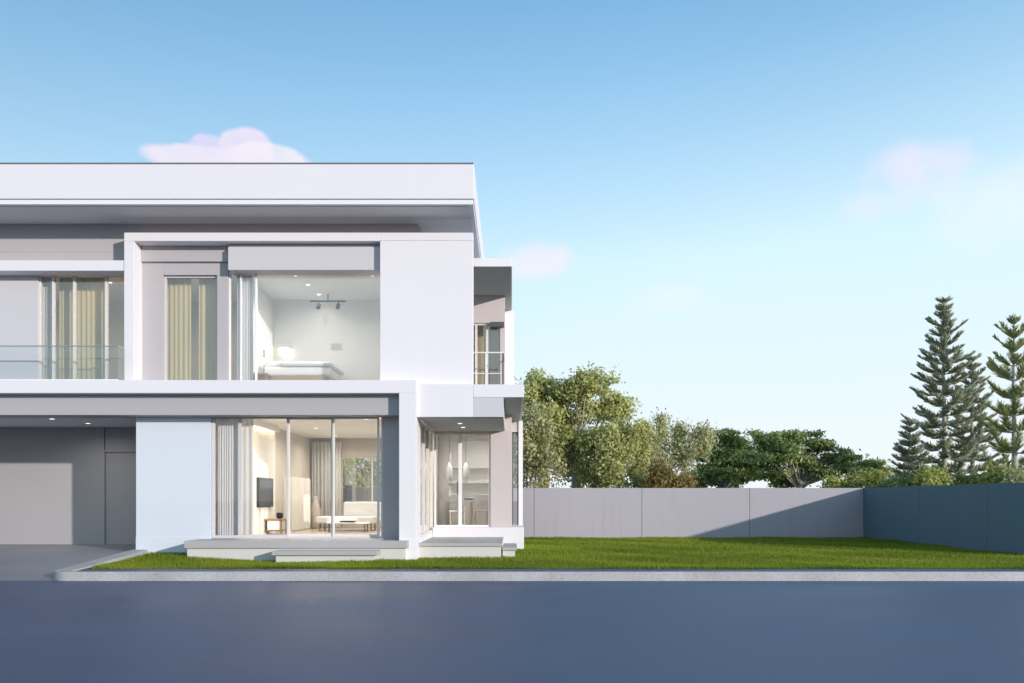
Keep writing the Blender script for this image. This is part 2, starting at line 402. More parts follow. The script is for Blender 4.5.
gx = np.linspace(-8.2, WALL_X + .05, 80); gy = np.linspace(KY + .6, FENCE_Y + .1, 50)
pts = [(x, y, float(lawn_z(x, y))) for y in gy for x in gx]
fs = [(j*80+i, j*80+i+1, (j+1)*80+i+1, (j+1)*80+i) for j in range(49) for i in range(79)]
sheet('lawn', SOIL, pts, fs)
def blades(n):
    # more blades near the road, where each one shows larger
    u = RNG.random(n); y = KY + .74 + (FENCE_Y - .1 - KY - .74) * u**1.5
    x = RNG.uniform(-8.0, WALL_X - .05, n)
    keep = ~((x > -8.3) & (x < -2.05) & (y > 17.78)) & ~((x > -6.9) & (x < -2.2) & (y > 16.95)) & ~((x > -2.1) & (x < .3) & (y > 20.6)) & ~((x > -2.05) & (x < -.3) & (y > 17.7)) & ~((x > -5.0) & (x < -2.85) & (y > 16.5) & (y < 17.2))
    edge = (x < -7.9 + .0) & (y < 15.3)
    keep &= ~edge
    x, y = x[keep], y[keep]; n = len(x); z = lawn_z(x, y)
    ang = RNG.uniform(0, 2*PI, n); h = RNG.uniform(.035, .075, n) * (1 + .25*np.sin(x*1.7+y*2.3)); w = RNG.uniform(.006, .012, n) * (1 + (y-14)*.05)
    la = RNG.uniform(0, 2*PI, n); lean = RNG.uniform(.1, .9, n) * h
    co = np.empty((n, 3, 3), np.float32)
    co[:, 0] = np.stack([x - np.cos(ang)*w, y - np.sin(ang)*w, z - .01], 1)
    co[:, 1] = np.stack([x + np.cos(ang)*w, y + np.sin(ang)*w, z - .01], 1)
    co[:, 2] = np.stack([x + np.cos(la)*lean, y + np.sin(la)*lean, z + h], 1)
    patch = .5 + .34*np.sin(x*.8 + 2*np.sin(y*.5)) * np.sin(y*1.1 + x*.3) + .12*np.sin(x*3.1+y*2)
    tint = np.clip(patch + RNG.normal(0, .22, n), 0, 1)
    return tri_mesh('grass', co.reshape(-1, 3), np.arange(n*3).reshape(-1, 3), tint, GRASS)
def tri_mesh(name, co, faces, tint, mat):
    me = bpy.data.meshes.new(name); k = faces.shape[1]; nf = len(faces)
    me.vertices.add(len(co)); me.vertices.foreach_set('co', np.ascontiguousarray(co, np.float32).ravel())
    me.loops.add(nf*k); me.loops.foreach_set('vertex_index', faces.astype(np.int32).ravel())
    me.polygons.add(nf); me.polygons.foreach_set('loop_start', np.arange(0, nf*k, k, dtype=np.int32))
    me.update(calc_edges=True)
    a = me.attributes.new('tint', 'FLOAT', 'FACE'); a.data.foreach_set('value', np.ascontiguousarray(tint, np.float32))
    me.materials.append(mat)
    return me
go = bpy.data.objects.new('grass', blades(330000)); COL.objects.link(go)
tag(go, 'short bright green grass covering the lawn in front of the boundary wall', 'grass', kind='stuff')

# ------------------------------------------------------------------ boundary walls
FT = Z(488, FENCE_Y)        # top of the wall
def wall_run(name, label, along, fixed, a0, a1, joints, mat, th=.14):
    r = empty(name, (a0, fixed, .1) if along == 'x' else (fixed, a0, .1), label=label, cat='wall', group='boundary walls round the lawn')
    cuts = [a0] + [j for j in joints if a0 < j < a1] + [a1]
    for p, q in zip(cuts, cuts[1:]):
        p, q = p + .006, q - .006
        if along == 'x': box('panel', mat, r, p, q, fixed, fixed + th, .02, FT, .006)
        else: box('panel', mat, r, fixed, fixed + th, p, q, .02, FT, .006)
    for j in cuts[1:-1]:
        if along == 'x': box('post', mat, r, j - .09, j + .09, fixed + .045, fixed + th + .09, .02, FT - .03, .004)
        else: box('post', mat, r, fixed + .045, fixed + th + .09, j - .09, j + .09, .02, FT - .03, .004)
    return r
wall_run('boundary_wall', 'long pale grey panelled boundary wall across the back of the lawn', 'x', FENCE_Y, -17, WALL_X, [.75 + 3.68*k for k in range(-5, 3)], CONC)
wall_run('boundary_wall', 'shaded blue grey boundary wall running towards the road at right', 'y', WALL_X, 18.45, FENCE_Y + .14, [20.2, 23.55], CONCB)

# ------------------------------------------------------------------ the house
YR, YL, YU, YW, YG, YE, YF, YC, YB = 16.73, 17.15, 17.5, 17.9, 17.8, 20.7, 22.3, 20.4, 25.4
XL = -24.0
H = empty('house', (-6, 18, 0), label='white two storey flat roofed modern house with large windows and terrace', cat='house')
# roof
rx = X(474, YR); rz0, rz1 = Z(204, YR), Z(164, YR)
roof = MB().box(XL, rx, YR, YB + .6, rz0 + .11, rz1).build('roof', WHITE, H, .01)
MB().box(XL, rx - .02, YR + .02, YB + .58, rz0, rz0 + .095).box(XL, rx - .08, YR + .08, YB + .5, rz0 + .09, rz0 + .12).build('fascia_trim', TRIMW, roof, .006)
MB().box(XL, rx - .01, YR - .015, YB + .58, rz1 + .002, rz1 + .026).build('coping', COPING, roof, .004)
box('soffit', SOFFIT, roof, XL, rx - .12, YR + .12, YB + .4, rz0 - .012, rz0 + .02, 0)
# upper feature frame
fx0, fx1, fi0, fi1 = X(124, YU), X(473, YU), X(134, YU), X(380, YU)
ft, fit = Z(232.5, YU), Z(241, YU)
# upper walls
MB().box(XL, fx0 + .05, YW, YW + .25, Z(273, YW), 7.0).box(XL, X(418, YW), YW, YW + .25, 7.0, rz0 - .004).build('wall', GREYW, H, .006)
box('wall', WHITE, H, X(418, YW) - .25, rx - .5, YE - .1, YE + .15, 7.0, rz0 - .004, 0)
box('wall', GREYW, H, X(418, YW) - .25, X(418, YW), YW + .252, YE - .102, 7.1, rz0 - .006, 0)
ff = MB().box(fx0, fi1, YU, YW - .002, fit, ft).box(fx0, fi0, YU, YW - .002, 3.98, fit).build('feature_frame', WHITE, H, .008)
gz = Z(240.5, YU)
MB().box(fi1 + .001, fx1, YU + .001, YU + .3, 3.9, gz - .012).box(fi1 + .001, fx1, YU + .001, YU + .3, gz, ft - .001).box(fi1 + .02, fx1 - .015, YU + .015, YU + .28, gz - .02, gz + .01).build('white_panel', WHITE, H, .006)
box('side_wall', WHITE, H, fi1, fi1 + .3, YU + .302, YE, 3.9, 7.0, 0)
# recessed wall with window, inside the frame
wx0, wx1, wt = X(163, YW), X(217, YW), Z(275, YW)
rb0 = X(228, YW)
MB().box(fi0 - .1, wx0, YW, YW + .2, 3.98, Z(262, YW)).box(wx1, rb0, YW, YW + .2, 3.98, Z(262, YW)).box(wx0, wx1, YW, YW + .2, wt, Z(262, YW)).build('recess_wall', GREYW, H, .006)
box('wall_band', GREYW, H, fi0 + .002, X(228, YU+.2), YW - .07, YW - .004, Z(261.5, YW-.07), fit - .002, .006)
# header box over the bedroom glazing
YH = 17.65
box('header_box', BOXG, H, X(228, YH), fi1 - .002, YH, YW + .2, Z(270, YH), Z(247, YH), .008)
box('header_cover', GREYW, H, X(228, YH), fi1 - .002, YH + .05, YW + .2, Z(247, YH) + .002, fit - .002, 0)
def pane(parent, x0, x1, y, z0, z1, mat=GLASS): return box('pane', mat, parent, x0, x1, y, y + .012, z0, z1, 0)
def frame(parent, x0, x1, y, z0, z1, w, mat, dep=.07, name='frame', bottom=True):
    m = MB().box(x0, x0 + w, y, y + dep, z0, z1).box(x1 - w, x1, y, y + dep, z0, z1).box(x0 + w, x1 - w, y, y + dep, z1 - w, z1)
    if bottom: m.box(x0 + w, x1 - w, y, y + dep, z0, z0 + w)
    return m.build(name, mat, parent, .004)
def window(x0, x1, y, z0, z1, mullions=(), fm=FRAMEM, w=.04, wm=.05, name='window', glassmat=GLASS, dep=.07):
    e = empty(name, ((x0+x1)/2 - H.location.x, y - H.location.y, z0)); e.parent = H
    frame(e, x0, x1, y, z0, z1, w, fm, dep)
    cuts = [x0 + w*.5] + list(mullions) + [x1 - w*.5]
    for a, b in zip(cuts, cuts[1:]): pane(e, a + .006, b - .006, y + dep*.45, z0 + .01, z1 - .01, glassmat)
    for c in mullions: box('mullion', fm, e, c - wm/2, c + wm/2, y - .006, y + dep + .004, z0 + w, z1 - w, .004)
    return e
window(wx0, wx1, YW + .07, 3.99, wt, (), GREYW and FRAMEM, .045)
gx0, gx1, gt = X(228, YW) + .002, fi1 - .002, Z(269, YW)
window(gx0, gx1, YW + .05, 3.99, gt + .06, (X(240, YW), X(255, YW)), TRIMW, .03, .035)
# left part: white ledge, grey panel, glazing
box('ledge', WHITE, H, XL, fx0 - .002, YU + .02, YW + .18, Z(270.5, YU), Z(260, YU), .008)
lx0, lx1 = X(38, YW), X(123, YW) 
box('wall', BOXG, H, XL, lx0, YW, YW + .2, 3.98, Z(273, YW) - .002, .006)
window(lx0 + .002, fx0 + .15, YW + .04, 3.99, Z(272, YW), (X(52, YW), X(73, YW), X(105, YW)), CREAMF, .035, .05)
# lower frame band, column and grey beam
cz1, cz0 = Z(380, YL), Z(393, YL)
cxa, cxb = X(399, YL), X(416.3, YL)
MB().box(XL, cxb, YL, YL + .9, cz0, cz1).box(cxa, cxb, YL, YG + .09, .05, cz0).build('lower_frame', WHITE, H, .008)
box('beam', BEAM, H, XL, cxa - .002, YL + .25, YG + .25, Z(415, YL + .25), cz0 - .002, .006)
bz = Z(415, YL + .25)
# glass balustrade of the left balcony
bal = empty('balustrade', (-9 - H.location.x, YL + .06 - H.location.y, cz1)); bal.parent = H
bt = Z(346, YL + .06)
for a, b in ((XL + 8, -12.2), (-12.18, X(118, YL+.06))): box('pane', GLASSR, bal, a, b, YL + .06, YL + .075, cz1, bt - .01, 0)
box('pane', GLASSR, bal, X(118, YL+.06) - .012, X(118, YL+.06), YL + .08, YU + .02, cz1, bt - .01, 0)
MB().box(XL + 8, X(118, YL+.06), YL + .052, YL + .083, bt - .01, bt + .012).box(X(118, YL+.06) - .03, X(118, YL+.06), YL + .084, YU - .003, bt - .01, bt + .012).build('handrail', STEEL, bal, .003)
MB().box(XL + 8, X(118, YL+.06), YL + .045, YL + .09, cz1 + .002, cz1 + .025).build('base_rail', TRIMW, bal, .003)
# entry canopy: white and grey front, dark soffit
YN = 17.25
ez0 = Z(417, YN); e1 = X(503.5, YN); em = X(473, YN)
sz0, sz1 = Z(397, 17.2), Z(384, 17.2)
box('entry_canopy', WHITE, H, cxb + .002, em, YN, YE, ez0, Z(384, YN), .008)
box('entry_canopy', BOXG, H, em + .002, e1, YN + .004, YE, ez0 + .001, sz0 - .002, .004, label='grey rendered end of the entry canopy')
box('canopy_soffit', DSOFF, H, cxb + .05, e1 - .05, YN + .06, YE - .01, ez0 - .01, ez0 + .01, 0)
# floor slab of the corner balcony and roof canopy above it
box('balcony_slab', WHITE, H, em + .004, X(524, 17.2), YN, YF + .4, sz0, sz1, .008)
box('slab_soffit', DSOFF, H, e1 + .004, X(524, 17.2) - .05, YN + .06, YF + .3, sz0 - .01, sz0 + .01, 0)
YK = 18.15
kz0, kz1 = Z(266.5, YK), Z(258, YK)
box('balcony_canopy', WHITE, H, fi1 + .4, 0.0, YK, YF + .6, kz0, kz1, .008)
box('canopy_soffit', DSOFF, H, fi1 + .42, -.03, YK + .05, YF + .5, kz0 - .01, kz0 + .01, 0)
# wing walls: upper
ux1 = X(505, YE); uwz = Z(323, YE)
ug0, ug1 = X(474, YE), X(500, YE)
MB().box(fi1 + .3, ux1, YE, YE + .2, uwz, kz0 - .012).box(ug1, ux1, YE, YE + .2, sz1, uwz).build('wing_wall', PINKW, H, .006)
window(fi1 + .9, ug1, YE + .05, sz1, uwz, (X(476, YE), X(487, YE)), CREAMF, .045, .06)
MB().box(ux1 - .02, X(514, YF), YF, YF + .2, sz1, kz0 - .012).box(ux1 - .2, ux1 - .03, YE + .205, YB, sz1, kz0 - .012).build('wing_fin', WHITE, H, .006)
box('roller_blind_box', DARKF, H, X(490, YE - .1), ux1 - .02, YE - .1, YE - .004, uwz - .12, uwz + .01, .004)
# corner balcony railing
rail = empty('railing', (-.5 - H.location.x, 19.5 - H.location.y, sz1)); rail.parent = H
rt = Z(352, 19.5); rx0, rx1 = fx1 - .1, -.2
box('handrail', TRIMW, rail, rx0, rx1, 19.48, 19.52, rt - .03, rt, .004)
box('lower_rail', TRIMW, rail, rx0, rx1, 19.485, 19.515, Z(373, 19.5) - .02, Z(373, 19.5), .004)
box('baluster', TRIMW, rail, X(486, 19.5) - .018, X(486, 19.5) + .018, 19.485, 19.515, sz1, rt - .03, .003)
box('baluster', DARKF, rail, rx1 - .04, rx1, 19.48, 19.52, sz1, rt - .03, .003)
MB().box(rx1 - .03, rx1, 19.524, YE - .004, rt - .03, rt).build('handrail', DARKF, rail, .003)
# wing walls: lower
lz0 = Z(527, YE); lwt = Z(433, YE)
dx0, dx1 = X(434, YE), X(490.5, YE)
MB().box(dx1, -.005, YE, YE + .2, lz0, sz0 - .012).box(cxb, dx1 - .001, YE + .001, YE + .2, lwt, ez0 - .012).build('wing_wall', PINKW, H, .006)
box('return_wall', PINKW, H, -.2, -.006, YE + .202, YF, lz0, sz0 - .014, 0)
nx0, nx1 = 0.0, .16
window(nx0, nx1 + .02, YF + .06, Z(527, YF), Z(432, YF), (), DARKF, .03)
box('wall', PINKW, H, nx0 - .1, nx1 + .02, YF, YF + .2, Z(432, YF), sz0 - .014, 0)
box('wing_fin', WHITE, H, nx1 + .022, .30, YF - .05, YF + .3, .1, sz0 - .012, .006)
MB().box(cxb + .01, .30, YE - .12, YE + .1, .1, lz0 - .002).box(-.02, .305, YE - .118, YF + .1, .1, lz0 - .004).build('wing_base', WHITE, H, .008)
# entry door wall: fixed pane + glazed door
ent = window(dx0, dx1, YE + .04, lz0, lwt, (X(460, YE),), TRIMW, .05, .09, name='entry_door', glassmat=GLASSD)
box('handle', DARKF, ent, X(457, YE), X(457, YE) + .025, YE - .03, YE + .03, 1.6, 1.95, .004)
# side glazing between the column and the entry (plane facing right)
sg = empty('side_window', (cxb - H.location.x, 19.2 - H.location.y, .55)); sg.parent = H
zb, zt = .62, ez0 - .02
m = MB()
for a in (YG + .095, 18.78, 19.74, YE - .06): m.box(cxb - .07, cxb, a, a + .055, zb, zt)
m.box(cxb - .07, cxb, YG + .15, YE - .06, zt - .06, zt).box(cxb - .07, cxb, YG + .15, YE - .06, zb, zb + .05)
m.build('frame', CREAMF, sg, .003)
box('pane', GLASS, sg, cxb - .045, cxb - .033, YG + .12, YE - .03, zb + .02, zt - .02, 0)
box('side_base', WHITE, H, cxb - .2, cxb + .006, YG + .095, YE - .125, .1, zb - .002, .006)
# entry landing and its lower step
m = MB().box(X(418, 17.65), X(501, 17.65), 17.65, YE - .125, .1, .43).build('entry_landing', PLINTH, H, .006)
box('landing_slab', STONE, m, X(417, 17.6), X(502, 17.6), 17.6, YE - .13, .432, .50, .006)
m = MB().box(X(502.5, 17.9), X(515, 17.9), 17.95, 19.6, .1, .32).build('entry_step', PLINTH, H, .006)
box('step_slab', STONE, m, X(502.5, 17.9), X(517, 17.9), 17.9, 19.62, .322, .39, .006)
# front terrace and steps
YT = 16.9
m = MB().box(X(187, 16.95), X(405, 16.95), 16.95, YG + .02, .1, .428).build('terrace', PLINTH, H, .006)
box('terrace_slab', STONE, m, X(184, YT), X(407.5, YT), YT, YG + .02, .43, Z(541, YT), .008)
m = MB().box(X(275, 16.5), X(374, 16.5), 16.55, 16.948, .1, .305).build('terrace_step', PLINTH, H, .006)
box('step_slab', STONE, m, X(271, 16.45), X(377, 16.45), 16.48, 16.948, .307, .395, .008)
# living room glazing and pale blue fixed panel
fw0, fw1 = X(136, YG), X(211, YG) - .004
pan = box('glazed_panel', BLUEP, H, fw0, fw1, YG, YG + .1, .12, bz + .1, .004)
box('base_panel', BLUEP, pan, fw0 - .002, fw1 - .002, YG - .010, YG - .001, .12, .62, .003)
sd = empty('sliding_door', (-4.8 - H.location.x, YG + .05 - H.location.y, .57)); sd.parent = H
zs, ztp = Z(538.5, YG), bz + .05
x0, x1 = X(211, YG), X(383, YG)
frame(sd, x0, x1, YG + .03, zs, ztp, .045, FRAMEM, .1)
for a, b, o, w in ((213, 239, 0, .03), (239, 288, .0, .045), (286, 333, .035, .06), (332, 379, 0, .05)):
    lf = empty('door_leaf', ((X(a, YG)+X(b, YG))/2 - H.location.x - sd.location.x, .0, 0)); lf.parent = sd
    frame(lf, X(a, YG), X(b, YG), YG + .045 + o, zs + .04, ztp - .04, w, FRAMEM if a < 285 else CREAMF, .03)
    pane(lf, X(a, YG) + w*.6, X(b, YG) - w*.6, YG + .055 + o, zs + .06, ztp - .06, GLASSD)
box('pillar', GREYW, H, x1 + .002, cxa + .1, YG, YG + .2, .5, bz + .05, .006)
# carport
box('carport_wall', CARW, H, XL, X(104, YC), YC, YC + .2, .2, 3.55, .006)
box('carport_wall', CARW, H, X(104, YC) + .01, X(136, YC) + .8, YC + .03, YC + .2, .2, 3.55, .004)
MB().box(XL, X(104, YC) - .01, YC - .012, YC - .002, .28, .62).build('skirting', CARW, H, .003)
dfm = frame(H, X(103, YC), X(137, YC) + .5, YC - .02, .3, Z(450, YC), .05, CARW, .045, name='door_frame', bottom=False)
box('carport_ceiling', SOFFIT, H, XL, X(136, YG), YG + .252, YC, bz + .008, bz + .08, 0)
box('carport_side_wall', CARW, H, X(136, YG) + .001, X(136, YG) + .15, YG + .1005, YC, .1, 3.5, 0)
# ------------------------------------------------------------------ interior shell
IX0 = -6.30
box('floor', INFLOOR, H, X(211, YG) - .2, cxb - .21, YG + .13, YB - .1, .3, .565, 0)
box('floor', INFLOOR, H, cxb - .2, -.21, YE + .21, YB - .1, .3, .70, 0)
LC = 3.40
box('ceiling', INWHITE, H, X(211, YG) - .5, -.21, YG + .252, YB - .1, LC, LC + .2, 0)
box('interior_wall', INWALL, H, IX0 - .35, IX0, YG + .9, 21.3, .56, LC, 0)
box('interior_wall', INBEIGE, H, IX0 - .36, IX0 - .08, 21.305, YB, .56, LC, 0)
box('interior_wall', INWHITE, H, -6.95, IX0 - .36, YG + .6, YG + .7, .56, LC, 0)
# back wall with the garden window
bx0, bx1 = X(341, YB), X(392, YB)
MB().box(IX0 - .36, bx0, YB, YB + .15, .3, 7.6).box(bx1, .0, YB, YB + .15, .3, 7.6).box(bx0, bx1, YB, YB + .15, Z(457, YB), 7.6).box(bx0, bx1, YB, YB + .15, .3, .75).build('back_wall', INBEIGE, H, 0)
window(bx0, bx1, YB + .04, .75, Z(457, YB), (X(372, YB),), CREAMF, .04, .04)
box('back_wall', CARW, H, XL, IX0 - .38, YB, YB + .15, .1, 7.6, 0)
box('interior_wall', INWALL, H, cxb - .3, cxb - .15, 20.9, YB, .56, LC, 0)
MB().box(cxb - .14, -.21, 24.0, 24.15, .7, LC).build('interior_wall', INWHITE, H, 0)
MB().box(-.2, -.06, YF + .21, YB, .5, 7.0).build('return_wall', WHITE, H, 0)
# cove strips (lit) with their pelmet
m = MB().box(IX0 + .06, IX0 + .10, YG + .8, 21.2, LC - .05, LC - .02).box(-6.2, -2.4, YG + .72, YG + .76, LC - .05, LC - .02)
cv = m.build('cove_light', COVE, H)
MB().box(IX0 + .12, IX0 + .14, YG + .9, 21.2, LC - .16, LC - .001).build('pelmet', INWHITE, H)
# upper floor rooms
UC = 6.60; UB = 20.6
box('floor', INFLOOR, H, XL, fi1 + .3, YL + .902, YB - .1, 3.74, 3.96, 0)
box('ceiling', INWHITE, H, XL, fi1 + .3, YW + .202, YB - .1, UC, UC + .15, 0)
box('interior_wall', INWHITE, H, -6.13 - .12, -6.13, YW + .3, UB, 3.96, UC, 0)
box('interior_wall', INWHITE, H, -6.13, fi1, UB, UB + .1, 3.96, UC, 0)
box('interior_wall', INWHITE, H, fx0 - .2, fx0 - .08, YW + .26, UB + 2, 3.96, UC, 0)
box('interior_wall', INWALL, H, fx0, -6.26, 20.9, 21.0, 3.96, UC, 0)
box('interior_wall', INWALL, H, XL, fx0 - .2, 20.9, 21.0, 3.96, UC, 0)
box('interior_wall', INWALL, H, fi1 + .3, ux1 - .21, 23.0, 23.1, 3.96, kz0, 0)
box('side_wall', CARW, H, XL - .1, XL - .001, YL, YB, .1, 7.6, 0)
# downlights
def downlight(x, y, z, power=0, col=(1, .9, .75), r=.05):
    e = MB().lathe(x, y, [(r + .018, z), (r + .018, z - .008), (r, z - .01)], 16).build('downlight', TRIMW, H)
    MB().lathe(x, y, [(r, z - .0105), (r, z - .014)], 16).build('lens', DOWNL, e)
    if power:
        l = bpy.data.lights.new('downlight_lamp', 'AREA'); l.shape = 'DISK'; l.size = .12; l.energy = power; l.color = col; l.spread = math.radians(160)
        o = bpy.data.objects.new('downlight_lamp', l); COL.objects.link(o); o.location = (x, y, z - .03); o.parent = None
for px, d, pw in ((295, 18.3, 14), (308, 19.1, 11), (319, 20.0, 3), (372, 18.3, 15)): downlight(X(px, d), d, UC, pw, (1, .93, .82))
for x, y in ((-7.3, 18.9), (-9.5, 18.9), (-12.5, 19)): downlight(x, y, UC, 11, (1, .91, .78))
for x, y in ((-5.3, 19.2), (-3.5, 19.2), (-5.3, 21.6), (-3.5, 21.6), (-5.3, 24), (-3.5, 24)): downlight(x, y, LC, 23, (1, .93, .83))
for x, y in ((-1.4, 22.0), (-.8, 22.8)): downlight(x, y, LC, 11, (1, .93, .84))
for px, py in ((460, 423), (463, 427)):
    d = (ez0 - .01 - EYE)*F_PX/(HORIZON - py); downlight(X(px, d), d, ez0 - .01, 0)
for px, py in ((52, 418.5), (88, 423)):
    d = (bz + .008 - EYE)*F_PX/(HORIZON - py); downlight(X(px, d), d, bz + .008, 7, (1, .95, .9))
downlight(-1.5, 21.8, 6.6, 0)

# ------------------------------------------------------------------ curtains
CUR = 'curtains in the house windows'
def curtain(label, mat, x0, x1, y, z0, z1, folds, amp=.035, axis='x', seed=1):
    o = MB().wavy(x0, x1, y, z0, z1, folds, amp, axis, seed=seed).build('curtain', mat, None, 0, True, label=label, cat='curtain', group=CUR)
    return o
curtain('pale grey pleated curtain at the left end of the ground floor sliding door', GREYC, X(213.5, YG)+.03, X(237, YG), YG + .19, .58, LC - .02, 9, .012, seed=3)
curtain('plain white curtain beside the pleated grey curtain on the ground floor', SHEER, X(238, YG), X(250, YG), YG + .24, .58, LC - .02, 2, .02, seed=4)
curtain('sheer cream curtain left of the garden window at the back of the living room', SHEER, X(312, YB - .2), X(341, YB - .2), YB - .2, .58, LC - .12, 8, .05, seed=5)
curtain('thin white curtain gathered at the left of the upstairs bedroom glazing', SHEER, X(242, YW + .25), X(254, YW + .25), YW + .2, 3.97, UC - .03, 4, .012, seed=6)
curtain('beige curtain at the left of the narrow upstairs window', BEIGEC, X(166, YW + .3), X(190, YW + .3), YW + .35, 3.97, UC - .03, 5, .014, seed=7)
curtain('beige curtain at the right of the narrow upstairs window', BEIGEC, X(198, YW + .3), X(222, YW + .3), YW + .35, 3.97, UC - .03, 5, .014, seed=8)
curtain('cream gathered curtain at the left end of the balcony window', SHEER, X(40, YW+.2), X(53, YW+.2), YW + .26, 3.97, UC - .03, 4, .03, seed=9)
curtain('wide beige curtain behind the balcony window', BEIGEC, X(57, YW+.3), X(106, YW+.3), YW + .4, 3.97, UC - .03, 10, .014, seed=10)
curtain('dull beige curtain behind the corner balcony window', BEIGEC, fi1 + 1.2, ug1 + .1, YE + .4, 3.97, uwz + .1, 8, .016, seed=12)
curtain('warm grey curtain behind the side glazing next to the entry', GREYC, YG + .3, 19.9, cxb - .16, .6, LC - .12, 12, .025, axis='y', seed=13)

# ------------------------------------------------------------------ furniture
tv = empty('television', (IX0, 20.3, 1.3), label='black flat television on the cream living room wall', cat='television')
tz0, tz1 = Z(507, 20.3), Z(478, 20.3)
box('casing', BLACK, tv, IX0 + .004, IX0 + .06, 19.72, 20.92, tz0, tz1, .006)
box('screen', SCREEN, tv, IX0 + .061, IX0 + .066, 19.75, 20.89, tz0 + .03, tz1 - .03, 0)
st = empty('side_table', (-6.0, 20.6, .565), label='low oak side table under the television', cat='table')
sx0, sx1 = X(262, 20.5), X(284, 20.5)
MB().box(sx0, sx1, 20.3, 20.8, .93, .97).build('tabletop', WOOD, st, .004)
MB().box(sx0 + .02, sx1 - .02, 20.32, 20.78, .66, .69).build('shelf', WOOD, st, .004)
for lx in (sx0, sx1 - .04):
    for ly in (20.3, 20.76): box('leg', WOOD, st, lx, lx + .04, ly, ly + .04, .565, .929, .003)
box('drawer', INWHITE, st, sx0 + .2, sx1 - .06, 20.29, 20.7, .692, .92, .004)
pot = empty('plant_pot', (-5.95, 20.5, .972), label='small black pot on the oak side table', cat='pot')
MB().lathe(-5.95, 20.5, [(.05, .972), (.085, 1.02), (.09, 1.1), (.07, 1.13), (.06, 1.12)], 18).build('bowl', BLACK, pot, smooth=True)
sofa = empty('sofa', (-5.0, 23, .565), label='low white sofa in front of the garden window', cat='sofa')
fx_, gx_ = X(318, 23), X(376, 23)
box('seat', FABRIC, sofa, fx_, gx_, 22.7, 23.5, .78, .98, .04)
box('backrest', FABRIC, sofa, X(343, 23.5), gx_ + .05, 23.51, 23.72, .78, 1.40, .05)
for lx in (fx_ + .08, gx_ - .12):
    for ly in (22.76, 23.4): box('leg', WOOD, sofa, lx, lx + .04, ly, ly + .04, .565, .779, .003)
bench = empty('coffee_table', (-4.6, 22, .565), label='slim coffee table with dark legs in front of the white sofa', cat='table')
kx0, kx1 = X(328, 22), X(368, 22)
box('tabletop', INWHITE, bench, kx0, kx1, 21.8, 22.3, .80, .835, .006)
for lx in (kx0 + .05, kx1 - .08):
    for ly in (21.83, 22.24): box('leg', DARKF, bench, lx, lx + .03, ly, ly + .03, .565, .799, .003)
tray = empty('tray', (-4.5, 22.05, .836), label='small dark tray on the coffee table', cat='tray')
MB().box(-4.72, -4.32, 21.92, 22.2, .836, .85).build('base', BLACK, tray, .003)
MB().box(-4.72, -4.32, 21.92, 21.935, .851, .875).box(-4.72, -4.32, 22.185, 22.2, .851, .875).box(-4.72, -4.705, 21.936, 22.184, .851, .875).box(-4.335, -4.32, 21.936, 22.184, .851, .875).build('rim', BLACK, tray)
cab = empty('cabinet', (-6.1, 23.0, .565), label='tall cream cabinet against the living room side wall', cat='cabinet')
box('body', INWALL, cab, IX0 - .078, IX0 + .16, 22.3, 24.3, .565, 2.1, .006)
for k in range(3): box('door', INWALL, cab, IX0 + .162, IX0 + .18, 22.31 + k*.665, 22.96 + k*.665, .6, 2.07, .004)
vase = empty('vase', (-6.2, 24.7, .565), label='tall beige floor vase in the corner of the living room', cat='vase')
vx = X(315, 24.6)
MB().lathe(vx, 24.6, [(.12, .565), (.17, .8), (.19, 1.1), (.12, 1.35), (.07, 1.5), (.09, 1.56)], 20).build('body', INBEIGE, vase, smooth=True)
# bedroom
bed = empty('bed', (-5.0, 19.4, 3.96), label='upstairs bed with white bedding on an oak base', cat='bed')
b0, b1 = X(262, 19.0), X(330, 19.0)
box('base', WOOD, bed, b0 - .1, b1 - .12, 18.95, 20.5, 4.22, 4.39, .01)
for lx in (b0, b1 - .3):
    for ly in (19.0, 20.4): box('leg', WOOD, bed, lx, lx + .06, ly, ly + .06, 3.96, 4.219, .003)
box('mattress', FABRIC, bed, b0, b1, 18.98, 20.45, 4.392, 4.62, .06)
box('duvet', FABRIC, bed, b0 + .45, b1 + .03, 18.95, 20.47, 4.625, 4.74, .05)
for py_ in (19.1, 19.8): box('pillow', FABRIC, bed, b0 + .02, b0 + .42, py_, py_ + .6, 4.625, 4.78, .06)
ns = empty('bedside_table', (-5.95, 18.7, 3.96), label='oak bedside table left of the upstairs bed', cat='table')
box('tabletop', WOOD, ns, -6.1, -5.62, 18.35, 18.85, 4.33, 4.37, .004)
for lx in (-6.09, -5.67):
    for ly in (18.37, 18.8): box('leg', WOOD, ns, lx, lx + .04, ly, ly + .04, 3.96, 4.329, .003)
lp = empty('floor_lamp', (X(264, 18.9), 18.9, 3.96), label='slim dark lamp stand with a small glowing head beside the bed', cat='lamp')
lx = X(264, 18.6)
MB().lathe(lx, 18.6, [(.1, 4.372), (.1, 4.385), (.012, 4.39), (.012, Z(350, 18.6))], 14).build('stand', DARKF, lp)
MB().lathe(lx, 18.52, [(.03, Z(364, 18.5)), (.045, Z(361, 18.5)), (.03, Z(358, 18.5))], 14).build('bulb', LAMPON, lp, smooth=True)
wl = empty('wall_lamp', (X(285, 20.5), 20.5, 4.9), label='lit rectangular lamp on the bedroom wall above the pillows', cat='lamp')
wx_ = X(285, 20.5)
box('shade', LAMPON, wl, wx_ - .14, wx_ + .14, 20.42, 20.55, Z(351.5, 20.5), Z(350, 20.5) + .03, .006)
box('housing', INWHITE, wl, wx_ - .15, wx_ + .15, 20.40, 20.59, Z(350, 20.5) + .032, Z(345, 20.5), .01)
tk = empty('track_light', (X(328, 20.0), 20.0, UC), label='black ceiling track with two spotlights in the upstairs bedroom', cat='light')
tz = Z(302, 20.0)
